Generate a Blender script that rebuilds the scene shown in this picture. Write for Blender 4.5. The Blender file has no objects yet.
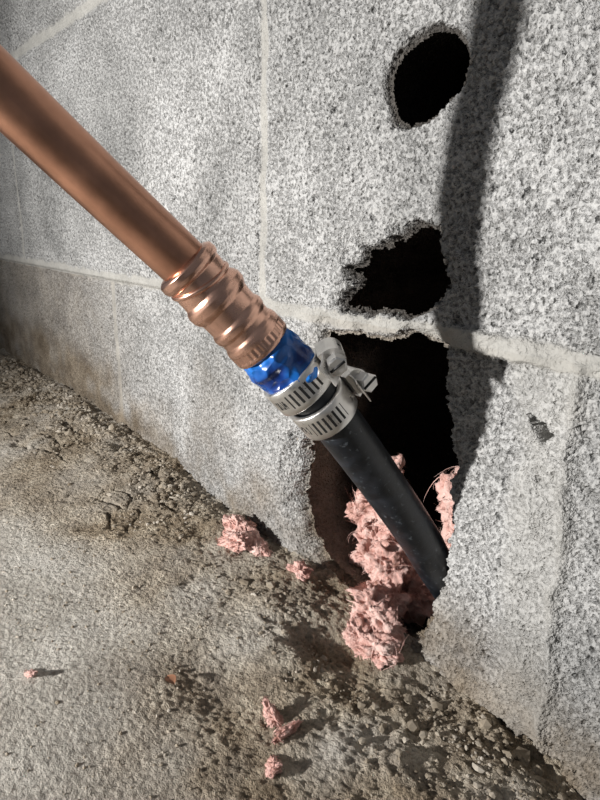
import bpy, bmesh, math, random
import numpy as np
from mathutils import Vector, Matrix
random.seed(5); rng=np.random.RandomState(7)
sc=bpy.context.scene
# ---------------------------------------------------------------- helpers
def _hash(ix,iy,iz,seed):
    h=(ix*374761393+iy*668265263+iz*1440662683+seed*974634777)&0xffffffff
    h=((h^(h>>13))*1274126177)&0xffffffff
    h=((h^(h>>16))*2246822519)&0xffffffff
    return (h^(h>>15))/4294967295.0
def vnoise(x,y,z=0.0,seed=0):
    x=np.asarray(x,float); y=np.asarray(y,float); z=np.zeros_like(x)+z
    ix=np.floor(x).astype(np.int64); iy=np.floor(y).astype(np.int64); iz=np.floor(z).astype(np.int64)
    fx=x-ix; fy=y-iy; fz=z-iz
    fx=fx*fx*(3-2*fx); fy=fy*fy*(3-2*fy); fz=fz*fz*(3-2*fz)
    r=0
    for a in (0,1):
        for b in (0,1):
            for c in (0,1):
                w=(fx if a else 1-fx)*(fy if b else 1-fy)*(fz if c else 1-fz)
                r=r+w*_hash(ix+a,iy+b,iz+c,seed)
    return r*2-1
def fbm(x,y,z=0.0,oct=4,seed=0,gain=.5):
    r=0;a=1;t=0
    x=np.asarray(x,float);y=np.asarray(y,float)
    for o in range(oct):
        r=r+a*vnoise(x,y,z,seed+o*17); t+=a; a*=gain; x=x*2.03; y=y*2.03; z=z*2.03
    return r/t
def sstep(a,b,x):
    t=np.clip((x-a)/(b-a),0,1); return t*t*(3-2*t)
def poly_sd(x,y,poly):
    """signed distance, positive inside"""
    d=np.full(x.shape,1e9); ins=np.zeros(x.shape,bool); n=len(poly)
    for i in range(n):
        ax,ay=poly[i]; bx,by=poly[(i+1)%n]
        ex,ey=bx-ax,by-ay
        t=np.clip(((x-ax)*ex+(y-ay)*ey)/(ex*ex+ey*ey),0,1)
        d=np.minimum(d,np.hypot(x-ax-t*ex,y-ay-t*ey))
        c=((ay>y)!=(by>y))
        xi=ax+(y-ay)*(ex)/(ey if abs(ey)>1e-9 else 1e-9)
        ins^=(c&(x<xi))
    return np.where(ins,d,-d)
def set_attr(me,k,v):
    a=me.attributes.new(k,'FLOAT','POINT'); a.data.foreach_set('value',np.asarray(v).reshape(-1).astype(np.float32))
def grid_mesh(name,xs,ys,co_fn,mat,attrs,keepkey=None):
    X,Y=np.meshgrid(xs,ys); co=co_fn(X,Y)
    nx,ny=len(xs),len(ys)
    me=bpy.data.meshes.new(name)
    me.vertices.add(nx*ny); me.vertices.foreach_set('co',co.reshape(-1).astype(np.float32))
    i=np.arange(nx*ny).reshape(ny,nx)
    q=np.stack([i[:-1,:-1],i[:-1,1:],i[1:,1:],i[1:,:-1]],-1).reshape(-1,4)
    if keepkey: 
        kp=attrs.pop(keepkey).reshape(-1)<.5; q=q[kp[q].any(1)]
    nf=len(q)
    me.loops.add(nf*4); me.loops.foreach_set('vertex_index',q.reshape(-1).astype(np.int32))
    me.polygons.add(nf); me.polygons.foreach_set('loop_start',(np.arange(nf)*4).astype(np.int32))
    me.polygons.foreach_set('use_smooth',np.ones(nf,bool))
    me.update(calc_edges=True)
    for k,v in attrs.items(): set_attr(me,k,v)
    me.materials.append(mat)
    ob=bpy.data.objects.new(name,me); sc.collection.objects.link(ob); return ob
def mesh_obj(name,verts,faces,mats,midx=None,parent=None,smooth=True):
    me=bpy.data.meshes.new(name); me.from_pydata([tuple(v) for v in verts],[],faces)
    for m in (mats if isinstance(mats,(list,tuple)) else [mats]): me.materials.append(m)
    if midx is not None: me.polygons.foreach_set('material_index',midx)
    me.polygons.foreach_set('use_smooth',[smooth]*len(me.polygons)); me.update()
    ob=bpy.data.objects.new(name,me); sc.collection.objects.link(ob)
    if parent: ob.parent=parent
    return ob
def catmull(P,n):
    P=[Vector(p) for p in P]; P=[2*P[0]-P[1]]+P+[2*P[-1]-P[-2]]
    out=[]
    for i in range(1,len(P)-2):
        for k in range(n):
            t=k/n; a,b,c,d=P[i-1:i+3]
            out.append(.5*((2*b)+(c-a)*t+(2*a-5*b+4*c-d)*t*t+(3*b-a-3*c+d)*t**3))
    out.append(P[-2]); return out
def sweep(name,pts,rad,mat,seg=32,parent=None,ref=Vector((.3,.66,.69)),smooth=True,caps=True):
    V=[];F=[]; n=len(pts)
    u=None
    for i,p in enumerate(pts):
        t=(pts[min(i+1,n-1)]-pts[max(i-1,0)]).normalized()
        base=ref if u is None else u
        u=(base-base.dot(t)*t).normalized(); w=t.cross(u)
        for s in range(seg):
            th=2*math.pi*s/seg
            r=rad[i] if not callable(rad) else rad(i/(n-1),th)
            V.append(p+r*(math.cos(th)*u+math.sin(th)*w))
    for i in range(n-1):
        for s in range(seg):
            a=i*seg+s;b=i*seg+(s+1)%seg
            F.append((a,b,b+seg,a+seg))
    if caps:
        F.append(tuple(range(seg-1,-1,-1))); F.append(tuple((n-1)*seg+s for s in range(seg)))
    return mesh_obj(name,V,F,mat,parent=parent,smooth=smooth)
# ---------------------------------------------------------------- materials
class NT:
    def __init__(s,name):
        s.m=bpy.data.materials.new(name); s.m.use_nodes=True; s.t=s.m.node_tree
        s.b=s.t.nodes['Principled BSDF']; s.out=s.t.nodes['Material Output']
        s.tc=s.t.nodes.new('ShaderNodeTexCoord')
    def n(s,typ,**k):
        nd=s.t.nodes.new(typ)
        for a,v in k.items(): setattr(nd,a,v)
        return nd
    def l(s,a,b): s.t.links.new(a,b)
    def noise(s,scale,detail=4,rough=.55,dist=0):
        nd=s.n('ShaderNodeTexNoise'); nd.inputs['Scale'].default_value=scale; nd.inputs['Detail'].default_value=detail
        nd.inputs['Roughness'].default_value=rough; nd.inputs['Distortion'].default_value=dist
        s.l(s.tc.outputs['Object'],nd.inputs['Vector']); return nd.outputs['Fac']
    def vor(s,scale,feature='F1',rnd=1.0):
        nd=s.n('ShaderNodeTexVoronoi',feature=feature); nd.inputs['Scale'].default_value=scale
        nd.inputs['Randomness'].default_value=rnd
        s.l(s.tc.outputs['Object'],nd.inputs['Vector']); return nd.outputs['Distance']
    def ramp(s,fac,stops):
        nd=s.n('ShaderNodeValToRGB'); e=nd.color_ramp.elements
        while len(e)<len(stops): e.new(.5)
        for i,(p,c) in enumerate(stops):
            e[i].position=p; e[i].color=(c,c,c,1) if isinstance(c,(int,float)) else (*c,1)
        s.l(fac,nd.inputs['Fac']); return nd.outputs['Color']
    def mix(s,fac,a,b,mode='MIX'):
        nd=s.n('ShaderNodeMix',data_type='RGBA',blend_type=mode)
        for i,v in ((0,fac),(6,a),(7,b)):
            if isinstance(v,(int,float)): nd.inputs[i].default_value=v if i==0 else (v,v,v,1)
            elif isinstance(v,tuple): nd.inputs[i].default_value=(*v,1)
            else: s.l(v,nd.inputs[i])
        return nd.outputs[2]
    def math(s,op,a,b=0.0,c=None):
        nd=s.n('ShaderNodeMath',operation=op)
        for i,v in enumerate((a,b,c)):
            if v is None: continue
            if isinstance(v,(int,float)): nd.inputs[i].default_value=v
            else: s.l(v,nd.inputs[i])
        return nd.outputs[0]
    def attr(s,name):
        nd=s.n('ShaderNodeAttribute',attribute_name=name); return nd.outputs['Fac']
    def bump(s,h,dist,strength=1.0,prev=None):
        nd=s.n('ShaderNodeBump'); nd.inputs['Distance'].default_value=dist; nd.inputs['Strength'].default_value=strength
        s.l(h,nd.inputs['Height'])
        if prev is not None: s.l(prev,nd.inputs['Normal'])
        return nd.outputs['Normal']
    def set(s,**k):
        for a,v in k.items():
            i=s.b.inputs[a.replace('_',' ')]
            if isinstance(v,(int,float)): i.default_value=v
            elif isinstance(v,tuple): i.default_value=(*v,1)
            else: s.l(v,i)
    def disp(s,h,scale=1.0):
        nd=s.n('ShaderNodeDisplacement'); nd.inputs['Midlevel'].default_value=0; nd.inputs['Scale'].default_value=scale
        s.l(h,nd.inputs['Height']); s.l(nd.outputs[0],s.out.inputs['Displacement'])
        s.m.displacement_method='BOTH'
# wall
w=NT('concrete_block')
mort=w.attr('mort'); cav_shade=w.attr('cav_shade'); dirt_dark=w.attr('dirt_dark')
n1=w.noise(560,3,.6); v1=w.vor(660); n2=w.noise(1500,3,.6); nb=w.noise(11,5,.6); nm=w.noise(45,4,.6); nl=w.noise(30,4,.6)
big=w.ramp(w.noise(290,2,.5),[(.30,0.0),(.39,1.0)])
n1s=w.math('ADD',n1,w.math('MULTIPLY',w.math('SUBTRACT',nl,.5),.20))
pit=w.ramp(n1s,[(.38,0.0),(.52,1.0)])
grain=w.math('SUBTRACT',1.0,w.math('MULTIPLY',v1,1.1))
h=w.math('ADD',w.math('MULTIPLY',pit,.7),w.math('MULTIPLY',grain,.8))
h=w.math('ADD',h,w.math('MULTIPLY',n2,.3))
h=w.math('ADD',h,w.math('MULTIPLY',big,.8))
rough=w.math('MULTIPLY_ADD',mort,-.8,1.0)
hd=w.math('MULTIPLY',w.math('SUBTRACT',h,2.0),rough)
w.disp(hd,.0013)
col=w.ramp(nb,[(.32,(.31,.308,.30)),(.5,(.435,.43,.42)),(.66,(.54,.535,.525))])
spk_shade=w.ramp(n1s,[(.30,(.36,.355,.35)),(.42,(.72,.72,.71)),(.50,(.95,.95,.95)),(.70,(1.14,1.14,1.13))])  # pit shade painted into the colour, along with pale aggregate grains
spk2=w.ramp(n2,[(.35,.75),(.5,1.0)])
spk_shade=w.mix(1.0,spk_shade,spk2,'MULTIPLY')
spk_shade=w.mix(1.0,spk_shade,w.mix(big,.45,1.0),'MULTIPLY')  # larger pits get painted shade too
col=w.mix(w.math('MULTIPLY',rough,.95),col,w.mix(1.0,col,spk_shade,'MULTIPLY'))
mcol=w.ramp(nm,[(.3,(.30,.29,.265)),(.7,(.43,.415,.38))])
col=w.mix(mort,col,mcol)
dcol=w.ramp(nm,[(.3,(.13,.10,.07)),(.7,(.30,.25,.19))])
col=w.mix(dirt_dark,col,dcol)
col=w.mix(cav_shade,col,(.02,.016,.013))  # near-black hole shade painted into the base colour
w.set(Base_Color=col,Roughness=.92); w.b.inputs['Specular IOR Level'].default_value=.2
wall_m=w.m
# floor
f=NT('rough_concrete_floor')
dt=f.attr('dirt_dark'); n1=f.noise(420,4,.68); n2=f.noise(70,5,.6); n3=f.noise(14,5,.6); v=f.vor(330)
hh=f.math('ADD',f.math('MULTIPLY',n1,1.5),f.math('MULTIPLY',n2,.8))
hh=f.math('SUBTRACT',hh,f.math('MULTIPLY',v,.5))
amp=f.math('MULTIPLY_ADD',dt,1.0,.42)
f.disp(f.math('MULTIPLY',f.math('SUBTRACT',hh,1.0),amp),.0018)
c0=f.ramp(n3,[(.34,(.32,.29,.25)),(.5,(.45,.42,.37)),(.68,(.57,.54,.49))])
c1=f.ramp(n2,[(.3,(.14,.105,.07)),(.5,(.285,.23,.165)),(.72,(.48,.42,.33))])
c=f.mix(dt,c0,c1)
sp=f.ramp(n1,[(.34,.5),(.5,1.0),(.66,1.15)]); c=f.mix(.85,c,f.mix(1.0,c,sp,'MULTIPLY'))
f.set(Base_Color=c,Roughness=.95); f.b.inputs['Specular IOR Level'].default_value=.15
floor_m=f.m
# copper
def copper(name,tint,rough,bs):
    c=NT(name); a=c.noise(60,4,.6); b=c.noise(500,3,.6)
    c.set(Base_Color=c.ramp(a,[(.3,tuple(x*.68 for x in tint)),(.65,tint)]),Metallic=1.0,Roughness=c.math('MULTIPLY_ADD',a,.2,rough-.1))
    c.l(c.bump(b,.0003,bs),c.b.inputs['Normal']); return c.m
copper_m=copper('copper_tube',(.66,.345,.23),.33,.15)
copperf_m=copper('copper_fitting',(.96,.58,.44),.27,.2)
b=NT('black_poly'); nn=b.noise(120,4,.6); n4=b.noise(800,2,.5); n6=b.noise(420,3,.6)
bc=b.mix(b.ramp(n6,[(.62,0.0),(.70,.5)]),b.ramp(nn,[(.45,(.006,.008,.011)),(.72,(.026,.031,.040))]),(.14,.16,.18))
b.set(Base_Color=bc,Roughness=b.ramp(nn,[(.3,.32),(.7,.5)]))
b.l(b.bump(n4,.0002,.3),b.b.inputs['Normal']); poly_m=b.m
b=NT('blue_tape'); nn=b.vor(160); n5=b.noise(80,3,.5)
b.set(Base_Color=b.ramp(n5,[(.38,(.003,.03,.18)),(.62,(.012,.18,.62))]),Roughness=.26)
b.l(b.bump(nn,.003,.7),b.b.inputs['Normal']); b.b.inputs['Coat Weight'].default_value=.2; blue_m=b.m
b=NT('stainless_steel'); nn=b.noise(300,4,.6)
b.set(Base_Color=(.80,.78,.75),Metallic=.95,Roughness=b.ramp(nn,[(.3,.25),(.7,.45)])); b.l(b.bump(nn,.0003,.3),b.b.inputs['Normal']); steel_m=b.m
b=NT('slot_dark'); b.set(Base_Color=(.01,.01,.01),Roughness=.6); dark_m=b.m
b=NT('pink_insulation'); nn=b.noise(110,5,.7); n5=b.noise(1000,4,.7)
b.set(Base_Color=b.ramp(nn,[(.32,(.34,.165,.125)),(.46,(.74,.45,.39)),(.7,(.90,.69,.62))]),Roughness=1.0)
b.l(b.bump(n5,.001,.9),b.b.inputs['Normal']); b.b.inputs['Specular IOR Level'].default_value=.1; ins_m=b.m
b=NT('gravel')
oi=b.noise(60,2,.5); b.set(Base_Color=b.ramp(oi,[(.3,(.17,.135,.095)),(.5,(.32,.27,.205)),(.7,(.52,.47,.40))]),Roughness=.95); grav_m=b.m
b=NT('dry_leaf'); b.set(Base_Color=(.28,.13,.07),Roughness=.7); leaf_m=b.m
# ---------------------------------------------------------------- wall
A=[(-0.1862,0.0528),(-0.1852,0.0599),(-0.1809,0.0664),(-0.1736,0.0699),(-0.1642,0.071),(-0.1559,0.0697),(-0.1502,0.0647),(-0.1482,0.058),(-0.1505,0.0512),(-0.1556,0.0452),(-0.1646,0.0407),(-0.1745,0.0385),(-0.1817,0.0426)]
B=[(-0.2105,-0.0335),(-0.2065,-0.0192),(-0.1975,-0.0095),(-0.1819,-0.0035),(-0.1675,0.0012),(-0.157,-0.0017),(-0.1521,-0.0129),(-0.1471,-0.0189),(-0.1496,-0.0267),(-0.155,-0.0338),(-0.165,-0.039),(-0.172,-0.0385),(-.184,-.0365),(-.194,-.0395),(-.209,-.0400)]
C=[(-0.222,-0.048),(-0.201,-0.046),(-0.185,-0.047),(-0.17,-0.043),(-0.157,-0.044),(-0.147,-0.045),(-0.143,-0.068),(-0.14,-0.094),(-0.138,-0.111),(-0.136,-0.132),(-0.139,-0.155),(-0.144,-0.176),(-0.154,-0.196),(-0.17,-0.21),(-0.188,-0.21),(-0.200,-0.196),(-0.220,-0.185),(-0.237,-0.170),(-0.246,-0.146),(-0.245,-0.122),(-0.237,-0.109),(-0.228,-0.081)]
BC=B[:8]+[(-.146,-.035)]+C[5:]+[(-.224,-.045)]
def axis(parts):
    o=[]
    for a,b_,s in parts: o+=list(np.arange(a,b_-1e-9,s))
    o.append(parts[-1][1]); return np.array(o)
xs=axis([(-1.3,-.9,.008),(-.9,-.5,.0018),(-.5,-.3,.001),(-.3,.0,.0006),(.0,.35,.006)])
zs=axis([(-.26,-.225,.003),(-.225,.09,.0006),(.09,.22,.0015),(.22,.5,.008)])
attrs={}
def wall_co(X,Zc):
    wob=fbm(X*25,Zc*25,oct=3,seed=3)
    zz=Zc+.0015*wob; xx=X+.0015*fbm(X*30,Zc*30,oct=3,seed=9)
    Y=np.full(X.shape,.2)
    Y+=.0015*fbm(X*8,Zc*8,oct=3,seed=21)+.0016*fbm(X*60,Zc*60,oct=3,seed=22)*sstep(-.35,-.2,X)
    zj=-.0428
    hj=.0042
    dh=np.minimum(np.abs(zz-zj),np.abs(zz-.150))
    up=(Zc>zj)&(Zc<.15)
    dvu=np.minimum(np.abs(xx+.271),np.minimum(np.abs(xx+.70),np.abs(xx-.155)))
    dvl=np.minimum(np.abs(xx+.482),np.minimum(np.abs(xx+.90),np.abs(xx-.30)))
    dv=np.where(up,dvu*1.45,dvl*1.2)
    dj=np.minimum(dh,dv)
    m=1-sstep(hj*.75,hj*1.25,dj+.0020*fbm(X*120,Zc*120,oct=2,seed=33))
    right=sstep(-.16,-.13,X)
    Y+=m*(.0014+.0012*fbm(X*60,Zc*60,oct=3,seed=41))
    # mortar bead on the right part stands a little proud and is ragged underneath
    Y-=right*m*(np.abs(Zc-zj)<.012)*(.0032+.003*fbm(X*70,Zc*90,oct=3,seed=43))
    edge=(1-sstep(hj,hj*1.9,dj))*(1-m); Y+=edge*.0010
    # upper face of the left lower course steps back slightly
    Y+=.004*sstep(zj,zj-.004,Zc)*sstep(-.28,-.40,X)
    # holes
    rx=X+.0014*fbm(X*110,Zc*110,oct=4,seed=51,gain=.6); rz=Zc+.0014*fbm(X*110,Zc*110,oct=4,seed=61,gain=.6)
    r2x=X+.0068*fbm(X*75,Zc*75,oct=5,seed=71,gain=.68); r2z=Zc+.0064*fbm(X*75,Zc*75,oct=5,seed=81,gain=.68)
    r3x=X+.0060*fbm(X*75,Zc*75,oct=5,seed=73,gain=.68); r3z=Zc+.0034*fbm(X*90,Zc*90,oct=5,seed=83,gain=.68)
    sA=poly_sd(rx,rz,A)+.0018; sB=poly_sd(r2x,r2z,B)+.0012; sC=poly_sd(r3x,r3z,C)
    s=np.maximum(np.maximum(sA,sB),sC)
    chip=sstep(-.008,0,np.maximum(sB,sC))*np.clip(fbm(X*90,Zc*90,oct=3,seed=91)+.1,0,1)
    Y+=chip*.009
    # spalled, broken shell around the left and lower left of the opening
    sp=sstep(-.010,.0,sC)*sstep(-.19,-.205,X)*sstep(-.10,-.12,Zc); Y+=sp*.005
    Y+=np.where(sA>-.001,.0035,.006)*np.clip(s/.0014,0,1)
    c1=poly_sd(r2x,r2z,[(-.104,-.066),(-.098,-.066),(-.096,-.072),(-.101,-.076)])
    Y+=.012*np.clip(c1/.002,0,1)
    for (px,pz,L,Hh) in ((-.106,-.205,.012,.005),(-.083,-.206,.011,.007)):
        e=1-np.hypot((r2x-px)/L,(r2z-pz)/Hh); Y+=.02*np.clip(e*2,0,1)
    # smear of mortar on the lower right block
    sm=sstep(.016,.006,np.abs(X+.100+.04*(Zc+.10))+.007*fbm(X*40,Zc*40,oct=3,seed=95))*(Zc<zj)
    Y-=sm*(.0012+.0022*fbm(X*70,Zc*70,oct=3,seed=97))
    rid=np.exp(-((X+.0895+.05*(Zc+.1)+.003*fbm(Zc*60,X*0,oct=2,seed=98))/.0025)**2)*(Zc<zj)
    Y-=rid*.003
    attrs['kill']=(s>.0022)*1.0
    attrs['mort']=np.clip(m*(.85)+sm*.4+rid*.3,0,1)*(s<0)
    attrs['cav_shade']=.75*sstep(.0,.0012,np.maximum(sA,sB))  # painted shade just inside the rims of the two upper holes
    fl_=np.interp(X,[-1,-.54,-.34,-.2,-.15,-.09,-.04],[-.16,-.160,-.180,-.182,-.194,-.203,-.215])
    base=sstep(.06,.0,Zc-fl_)
    stain=sstep(.0,.5,fbm(X*12,Zc*16,oct=4,seed=101))*.4*(Zc<zj)
    attrs['dirt_dark']=np.clip(base*(.55+.8*fbm(X*40,Zc*40,oct=3,seed=99))+.5*sstep(.0,.002,s)+.55*sstep(-.38,-.6,X)*(Zc<zj-.004)+stain*.6,0,1)  # base and rim dirt, painted rim shade, browner lower course at far left
    return np.stack([X,Y,Zc],-1)
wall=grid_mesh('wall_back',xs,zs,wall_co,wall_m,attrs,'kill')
# block cavities behind the openings
def cavity(name,poly,exp,depth,seed,y0=.2062,M=260,c0=.215,c1=.25):
    P=np.array(poly); c=P.mean(0)
    seg=np.vstack([P,P[:1]]); L=np.r_[0,np.cumsum(np.hypot(*np.diff(seg,axis=0).T))]
    t=np.linspace(0,L[-1],M,endpoint=False); q=np.stack([np.interp(t,L,seg[:,0]),np.interp(t,L,seg[:,1])],1)
    for _ in range(6): q=(np.roll(q,1,0)+q*2+np.roll(q,-1,0))/4
    tg=np.roll(q,-1,0)-np.roll(q,1,0); nr=np.stack([tg[:,1],-tg[:,0]],1); nr/=np.linalg.norm(nr,axis=1)[:,None]
    if ((q-c)*nr).sum()<0: nr=-nr
    ys=[y0]+list(np.linspace(y0,.245,28))+list(np.linspace(.25,.2+depth,16))
    V=[];D=[];CV=[]
    for k,y in enumerate(ys):
        e=exp+.014 if k==0 else exp+.003*float(sstep(.23,.26,y))
        amp=.0 if k==0 else .0035
        n=amp*fbm(q[:,0]*90,q[:,1]*90,y*90+np.zeros(M),oct=4,seed=seed,gain=.6)+np.zeros(M)
        p=q+nr*(e+n)[:,None]
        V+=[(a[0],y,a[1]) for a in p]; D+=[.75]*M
        CV+=list(np.maximum(float(sstep(c0,c1,y))*.97,.92*sstep(-.085,-.06,p[:,1])))  # cavity shade painted by depth, and throughout the upper part
    R=len(ys); F=[]
    for k in range(R-1):
        for i in range(M):
            j=(i+1)%M; F.append((k*M+i,k*M+j,(k+1)*M+j,(k+1)*M+i))
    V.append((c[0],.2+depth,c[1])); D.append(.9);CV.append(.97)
    for i in range(M): F.append(((R-1)*M+i,(R-1)*M+(i+1)%M,len(V)-1))
    o=mesh_obj(name,V,F,wall_m,parent=wall); set_attr(o.data,'dirt_dark',D); set_attr(o.data,'cav_shade',CV); set_attr(o.data,'mort',[.2]*len(V))
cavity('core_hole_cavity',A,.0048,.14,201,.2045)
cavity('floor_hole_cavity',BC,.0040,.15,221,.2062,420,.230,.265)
# ---------------------------------------------------------------- floor
crk=np.stack([rng.uniform(-.75,-.25,110),rng.uniform(.10,.2,110)],1)
def zfloor(X,Y):
    X=np.asarray(X,float);Y=np.asarray(Y,float)
    near=np.interp(X,[-1.2,-.84,-.54,-.34,-.2,-.15,-.09,-.04,.1],[-.163,-.1625,-.163,-.180,-.184,-.194,-.203,-.213,-.22])
    far=-.190+.0*X
    k=sstep(.05,.2,Y)
    z=far*(1-k)+near*k
    r=sstep(.09,.17,Y+.03*fbm(X*12,Y*12,oct=2,seed=5))
    z=z+(.0008+.0044*r)*fbm(X*55,Y*55,oct=5,seed=11,gain=.62)+.004*fbm(X*9,Y*9,oct=2,seed=15)
    z=z-.006*np.exp(-(((X+.185)/.03)**2+((Y-.115)/.02)**2))-.007*np.exp(-(((X+.17)/.014)**2+((Y-.175)/.012)**2))
    return z
fa={}
def floor_co(X,Y):
    z=zfloor(X,Y)
    d=np.full(X.shape,1e9);d2=np.full(X.shape,1e9)
    xx=X+.003*fbm(X*90,Y*90,oct=2,seed=6); yy=Y+.003*fbm(X*90,Y*90,oct=2,seed=8)
    for px,py in crk:
        q=np.hypot(xx-px,yy-py); n=q<d; d2=np.where(n,d,np.minimum(d2,q)); d=np.where(n,q,d)
    area=sstep(.11,.13,Y)*sstep(-.28,-.34,X)*(Y<.195)*sstep(-.35,.1,fbm(X*20,Y*20,oct=2,seed=77))
    z=z-.0035*area*(1-sstep(.0004,.0022,d2-d))
    fa['dirt_dark']=np.clip(sstep(.06,.145,Y+.05*fbm(X*14,Y*14,oct=4,seed=55)+.03*sstep(-.25,-.15,X))*(.8+.7*fbm(X*30,Y*30,oct=3,seed=58)),0,1)
    return np.stack([X,Y,z],-1)
fx=axis([(-1.3,-.8,.008),(-.8,-.4,.0018),(-.4,-.04,.0009),(-.04,.35,.006)])
fy=axis([(-.5,.0,.01),(.0,.05,.0015),(.05,.206,.0009)])
floor=grid_mesh('floor',fx,fy,floor_co,floor_m,fa)
# ---------------------------------------------------------------- gravel
def ico(sub):
    bm=bmesh.new(); bmesh.ops.create_icosphere(bm,subdivisions=sub,radius=1); bm.verts.ensure_lookup_table()
    v=np.array([q.co[:] for q in bm.verts]); fc=[[q.index for q in p.verts] for p in bm.faces]; bm.free(); return v,fc
iv,ifc=ico(1)
def scatter(name,N,gen,mat):
    V=[];F=[]
    for k in range(N):
        x,y,s=gen()
        if (-.30<x<-.245 and y>.160) or (-.245<x<-.2 and y>.175) or (-.20<x<-.135 and y>.165) or (-.18<x<-.12 and .092<y<.137) or (-.255<x<-.225 and .04<y<.065): continue
        z=float(zfloor(x,y))
        sc3=np.array([rng.uniform(.7,1.4),rng.uniform(.7,1.3),rng.uniform(.45,.9)])*s
        v=iv*(1+rng.uniform(-.28,.28,(len(iv),1)))*sc3
        th=rng.uniform(0,6.28); c_,s_=math.cos(th),math.sin(th)
        v=np.stack([v[:,0]*c_-v[:,1]*s_,v[:,0]*s_+v[:,1]*c_,v[:,2]],1)+np.array([x,y,z+s*.1])
        o=len(V); V+=list(v); F+=[[i+o for i in q] for q in ifc]
    return mesh_obj(name,V,F,mat,smooth=False)
def g1():
    x=rng.uniform(-.8,-.03)
    if rng.rand()<.20: return rng.uniform(-.5,-.06),rng.uniform(.03,.17),.0003+.0006*rng.rand()**2
    y=.198-abs(rng.normal(0,.024))
    return x,y,.0004+.0013*rng.rand()**3+(.0018 if rng.rand()<.016 else 0)+(.002*rng.rand() if x<-.45 and rng.rand()<.08 else 0)
scatter('gravel_debris',6000,g1,grav_m)
# ---------------------------------------------------------------- pipes
pts=catmull([(-.1937,-.0270,.1093),(-.1876,.0222,.0599),(-.1859,.0394,.0441),(-.1841,.0515,.0327),(-.1800,.0748,.0104),(-.1734,.0992,-.0136),(-.1709,.1047,-.0202)],8)
sweep('copper_pipe',pts,[.0083]*len(pts),copper_m,64)
B0=Vector((-.1742,.0974,-.0119)); B1=Vector((-.1632,.1217,-.0403))
G=1.07
prof=[(0,.0081),(.008,.0092),(.03,.0102),(.08,.0104),(.11,.0100),(.14,.0091),(.30,.0091),(.33,.0098),(.36,.0102),(.42,.0102),(.45,.0098),(.48,.0092),(.60,.0092),(.63,.0098),(.65,.0100),(.69,.0098),(.72,.0093),(.77,.0093),(.80,.0099),(.83,.0102),(.96,.0102),(.985,.0098),(1,.0088)]
pt_,pr_=zip(*prof)
fit=bpy.data.objects.new('copper_fitting',None); sc.collection.objects.link(fit)
def frad(t,th):
    # press rings sit slightly out of square with the axis
    tt=min(1,max(0,t+.02*math.cos(th-.8)*math.sin(math.pi*t)))
    r=float(np.interp(tt,pt_,pr_))
    k=float(sstep(.05,.12,t)*sstep(.55,.35,t))
    r+=k*.0008*max(0.,float(fbm(math.cos(th)*1.1,math.sin(th)*1.1,t*4,oct=2,seed=4)))
    if .86<t<.94 and math.sin(34*th)>.2: r-=.0003
    return r*G
NF=170
sweep('body',[B0.lerp(B1,i/NF) for i in range(NF+1)],frad,copperf_m,128,parent=fit)
axd=(B1-B0).normalized(); uref=Vector((.3,.66,.69)); U=(uref-uref.dot(axd)*axd).normalized(); Wv=axd.cross(U)
def ringpts(c,r,tilt,ph,n=64):
    return [c+r*(math.cos(2*math.pi*i/n)*U+math.sin(2*math.pi*i/n)*Wv)+axd*tilt*math.cos(2*math.pi*i/n-ph) for i in range(n+1)]
for i,(t,r,tl,ph,th) in enumerate([(.20,.0097,.0022,.6,.0009)]):
    p=ringpts(B0.lerp(B1,t),r,tl,ph); sweep('press_ring_%d'%(i+1),p,[th]*len(p),copperf_m,12,parent=fit)
# poly pipe
pp=catmull([(-.1632,.1217,-.0403),(-.1576,.1331,-.0533),(-.1522,.1448,-.0671),(-.1502,.1725,-.1011),(-.1488,.1952,-.1305),(-.1490,.2075,-.1475),(-.152,.234,-.18)],8)
sweep('black_poly_pipe',pp,[.0090]*len(pp),poly_m,64)
# blue tape
C0=B0.lerp(B1,.985); D0=Vector((-.1576,.1331,-.0533))
def brad(t,th):
    r=.0096+.0009*float(np.interp(t,[0,.1,.3,.6,1],[-.5,.3,1.0,.7,.1]))
    r+=.0020*float(fbm(math.cos(th)*1.9,math.sin(th)*1.9,t*3.5,oct=2,seed=14))
    return r*G
sweep('blue_tape',[C0.lerp(D0,i/60) for i in range(61)],brad,blue_m,128)
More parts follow.
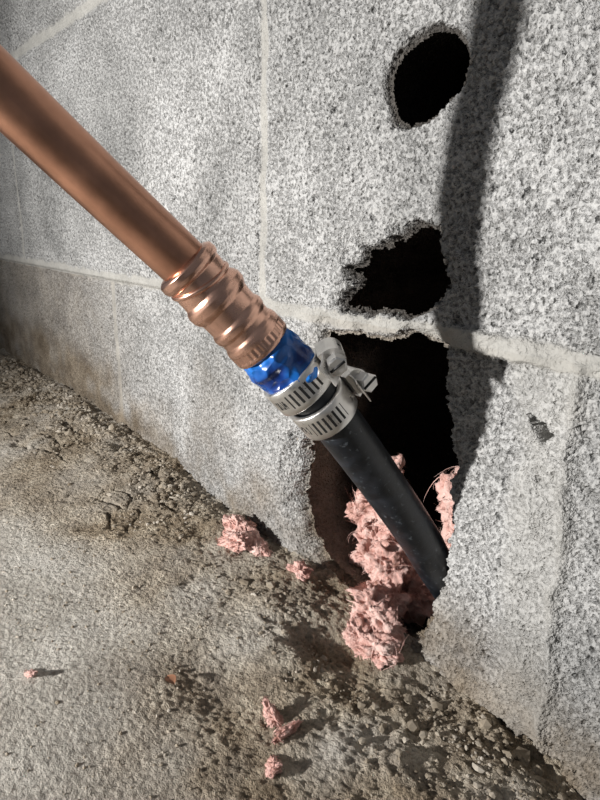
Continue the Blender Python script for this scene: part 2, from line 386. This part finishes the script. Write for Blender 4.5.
# hose clamps
def clamp(P,ax,name,r,wd,ang0,slot_from,slot_to):
    e=bpy.data.objects.new(name,None); sc.collection.objects.link(e)
    ax=ax.normalized(); u=(uref-uref.dot(ax)*ax).normalized(); w_=ax.cross(u)
    N=240; rows=[-1,-.94,-.55,-.35,-.15,.15,.35,.55,.94,1]; V=[];F=[];mi=[]
    def pnt(th,rr,a_): return P+rr*(math.cos(th)*u+math.sin(th)*w_)+ax*a_
    isl=lambda i:(slot_from<=(i/N)*2*math.pi<=slot_to) and (i%7 in(0,1,2))
    ist=lambda i:(slot_to+.12<=(i/N)*2*math.pi<=slot_to+.55)
    for i in range(N):
        th=2*math.pi*i/N
        for a_ in rows: V.append(pnt(th,r+(-.0003 if abs(a_)==1 else 0),a_*wd/2))
    R=len(rows)
    for i in range(N):
        j=(i+1)%N
        for k in range(R-1):
            F.append((i*R+k,i*R+k+1,j*R+k+1,j*R+k)); mi.append(1 if ((isl(i) and k in(2,3,4,5,6)) or (ist(i) and k in (3,4,5) and rng.rand()<.45)) else 0)
    o=len(V)
    for i in range(N):
        th=2*math.pi*i/N
        for a_ in (-1,1): V.append(pnt(th,r-.0016,a_*wd/2))
    for i in range(N):
        j=(i+1)%N
        F.append((o+i*2,i*R,j*R,o+j*2)); mi.append(0)
        F.append((o+i*2+1,o+j*2+1,j*R+R-1,i*R+R-1)); mi.append(0)
    mesh_obj('band',V,F,[steel_m,dark_m],mi,parent=e)
    # free tail of the band
    V=[];F=[]
    for i in range(25):
        t=i/24; th=ang0-.2+1.1*t; rr=r+.0008+.0050*t**1.6
        for a_ in (-1,1): V.append(pnt(th,rr,a_*wd*.42))
        for a_ in (-1,1): V.append(pnt(th,rr+.0005,a_*wd*.42))
    for i in range(24):
        a_=i*4;b_=a_+4
        F+=[(a_,a_+1,b_+1,b_),(a_+2,b_+2,b_+3,a_+3),(a_,b_,b_+2,a_+2),(a_+1,a_+3,b_+3,b_+1)]
    F+=[(0,2,3,1),(96,97,99,98)]
    mesh_obj('band_tail',V,F,steel_m,parent=e,smooth=False)
    rad_=(math.cos(ang0)*u+math.sin(ang0)*w_); tan=ax.cross(rad_).normalized()
    c=P+rad_*(r+.0032)
    V=[];F=[];n=14
    for s_ in (-1,1):
        for k in range(n+1):
            a_=math.pi*k/n; V.append(c+tan*s_*.0055+ax*math.cos(a_)*.0046+rad_*(math.sin(a_)*.0048-.0005))
        V.append(c+tan*s_*.0062-ax*.0050-rad_*.0032); V.append(c+tan*s_*.0062+ax*.0050-rad_*.0032)
    q=n+3
    for k in range(q): F.append((k,(k+1)%q,q+(k+1)%q,q+k))
    F.append(tuple(range(q))); F.append(tuple(range(2*q-1,q-1,-1)))
    mesh_obj('worm_housing',V,F,steel_m,parent=e,smooth=False)
    s=[c+tan*x+rad_*.0006 for x in (.0125,.0122,.0082,.0080,-.0072,-.0085)]
    sweep('screw',[Vector(x) for x in s],[.0028,.0036,.0036,.0024,.0024,.0018],steel_m,6,parent=e,smooth=False)
    sl=[c+tan*.0125-rad_*.0024,c+tan*.0125+rad_*.0036]
    sweep('screw_slot',sl,[.0005,.0005],dark_m,6,parent=e)
    return e
clamp(Vector((-.1580,.1326,-.0527)),Vector((.0088,.0182,-.0218)),'hose_clamp',.0120,.0104,.25,1.0,2.25)
clamp(Vector((-.1541,.1410,-.0626)),Vector((.005,.0182,-.0224)),'hose_clamp',.0114,.0110,-.20,1.15,2.4)
# ---------------------------------------------------------------- insulation
i4,f4=ico(5)
def tuft(name,blobs,parent=None,fib=60,strands=0):
    V=[];F=[];o=0
    for bi,(c,s,seed) in enumerate(blobs):
        s=np.array(s) if hasattr(s,'__len__') else np.array([s]*3)
        d=i4
        wx=d+ .5*np.stack([fbm(d[:,0]*1.3+9,d[:,1]*1.3,d[:,2]*1.3,oct=3,seed=seed+40+q) for q in range(3)],1)
        n=fbm(wx[:,0]*1.3,wx[:,1]*1.3,wx[:,2]*1.3,oct=3,seed=seed,gain=.5)
        rg=np.abs(fbm(wx[:,0]*2.0+3,wx[:,1]*2.0,wx[:,2]*3.0,oct=5,seed=seed+3,gain=.65))
        v=d*(.95+.9*n-1.0*rg)[:,None]*s*1.15
        th=rng.uniform(-.7,.7); cc,ss=math.cos(th),math.sin(th)
        v=np.stack([v[:,0]*cc-v[:,2]*ss,v[:,1],v[:,0]*ss+v[:,2]*cc],1)
        v=v+np.array(c)
        V+=list(v); F+=[[i+o for i in q] for q in f4]; o+=len(v)
        sm=float(s.mean())
        for k in range(fib+strands):
            lng=k>=fib
            p=v[rng.randint(len(v))]; out=p-np.array(c); out/=np.linalg.norm(out)+1e-9
            dr=np.cross(out,rng.normal(0,1,3)); dr/=np.linalg.norm(dr); dr=dr+out*rng.uniform(-.1,.2)
            L=sm*(rng.uniform(.7,1.4) if lng else rng.uniform(.2,.5))
            b1=np.cross(dr,out); b1/=np.linalg.norm(b1)+1e-9
            w0=(.00020 if lng else .00005)+.00008*rng.rand()
            kk=9 if lng else 5; ph=rng.uniform(0,6.3); cu=rng.uniform(.08,.2) if lng else .1
            side=b1; bend=rng.normal(0,.5,3)
            for j in range(kk):
                t=j/(kk-1); q=p+dr*L*(t-.5)-out*L*.9*(t-.5)**2+b1*L*cu*math.sin(ph+5*t)+bend*L*.3*t*t+out*(.0005 if lng else 0)
                ww=w0*(1-abs(2*t-1)*.7)
                V+=[q-side*ww,q+side*ww+out*ww*.6]
            for j in range(kk-1): F.append([o+2*j,o+2*j+1,o+2*j+3,o+2*j+2])
            o+=2*kk
    return mesh_obj(name,V,F,ins_m,parent=parent)
tuft('pink_insulation',[((-.213,.242,-.142),(.012,.012,.016),1),((-.222,.240,-.160),(.009,.010,.010),3),((-.203,.244,-.162),(.013,.013,.012),2),((-.206,.236,-.182),(.016,.014,.011),4),
  ((-.192,.230,-.178),(.011,.012,.012),5),((-.186,.215,-.192),(.014,.012,.010),6),((-.168,.258,-.140),(.015,.012,.018),8),((-.166,.256,-.160),(.010,.010,.012),9),
  ((-.180,.205,-.189),(.011,.011,.008),11),((-.168,.200,-.190),(.011,.009,.008),12),((-.162,.187,-.194),(.011,.008,.006),15),((-.174,.186,-.192),(.007,.006,.005),16),((-.187,.243,-.198),(.024,.018,.012),19)],fib=700,strands=110)
def onfl(x,y,dz): return (x,y,float(zfloor(x,y))+dz)
tuft('insulation_scrap',[(onfl(-.266,.179,.004),(.013,.009,.006),31),(onfl(-.276,.186,.004),(.011,.008,.006),36),(onfl(-.257,.187,.003),(.008,.006,.004),33)],fib=300,strands=60)
tuft('insulation_scrap',[(onfl(-.222,.188,.002),(.007,.004,.003),41)],fib=150,strands=30)
tuft('insulation_scrap',[(onfl(-.157,.122,.001),(.006,.003,.002),51),(onfl(-.149,.121,.001),(.0025,.006,.0018),52)],fib=120,strands=25)
tuft('insulation_scrap',[(onfl(-.139,.108,.001),(.004,.0035,.002),61)],fib=80,strands=20)
tuft('insulation_scrap',[(onfl(-.2387,.0526,.001),(.0035,.002,.0012),71)],fib=30,strands=6)
lf=onfl(-.1984,.0979,.0012)
V=[];n=10
for i in range(n): 
    t=i/(n-1)
    for s_ in (-1,0,1): V.append((lf[0]+.0065*(t-.5),lf[1]+s_*.0024*math.sin(math.pi*(t*.9+.05)),lf[2]+.0010*math.sin(3*t)+abs(s_)*.0008))
mesh_obj('dry_leaf_fragment',V,[(3*i+k,3*i+k+1,3*i+k+4,3*i+k+3) for i in range(n-1) for k in (0,1)],leaf_m)
# ---------------------------------------------------------------- lights / world / camera
L=bpy.data.lights.new('work_light','SPOT'); L.energy=44; L.shadow_soft_size=.014; L.color=(1,.985,.965)
L.spot_size=math.radians(88); L.spot_blend=1.0
lo=bpy.data.objects.new('work_light',L); lo.location=(-.352,-.557,.020); sc.collection.objects.link(lo)
lo.rotation_euler=(Vector((-.26,.2,.015))-lo.location).to_track_quat('-Z','Y').to_euler()
wd=bpy.data.worlds.new('World'); sc.world=wd; wd.use_nodes=True
wd.node_tree.nodes['Background'].inputs[0].default_value=(.88,.92,1,1); wd.node_tree.nodes['Background'].inputs[1].default_value=.12
cam=bpy.data.cameras.new('Camera'); co=bpy.data.objects.new('Camera',cam); sc.collection.objects.link(co)
cam.sensor_fit='HORIZONTAL'; cam.sensor_width=36; cam.lens=36.3; cam.clip_start=.005
R=Matrix(((.642,-.224,.733),(.766,.166,-.6206),(.016,.961,.277)))
co.matrix_world=R.to_4x4()
sc.camera=co
sc.view_settings.view_transform='Standard'
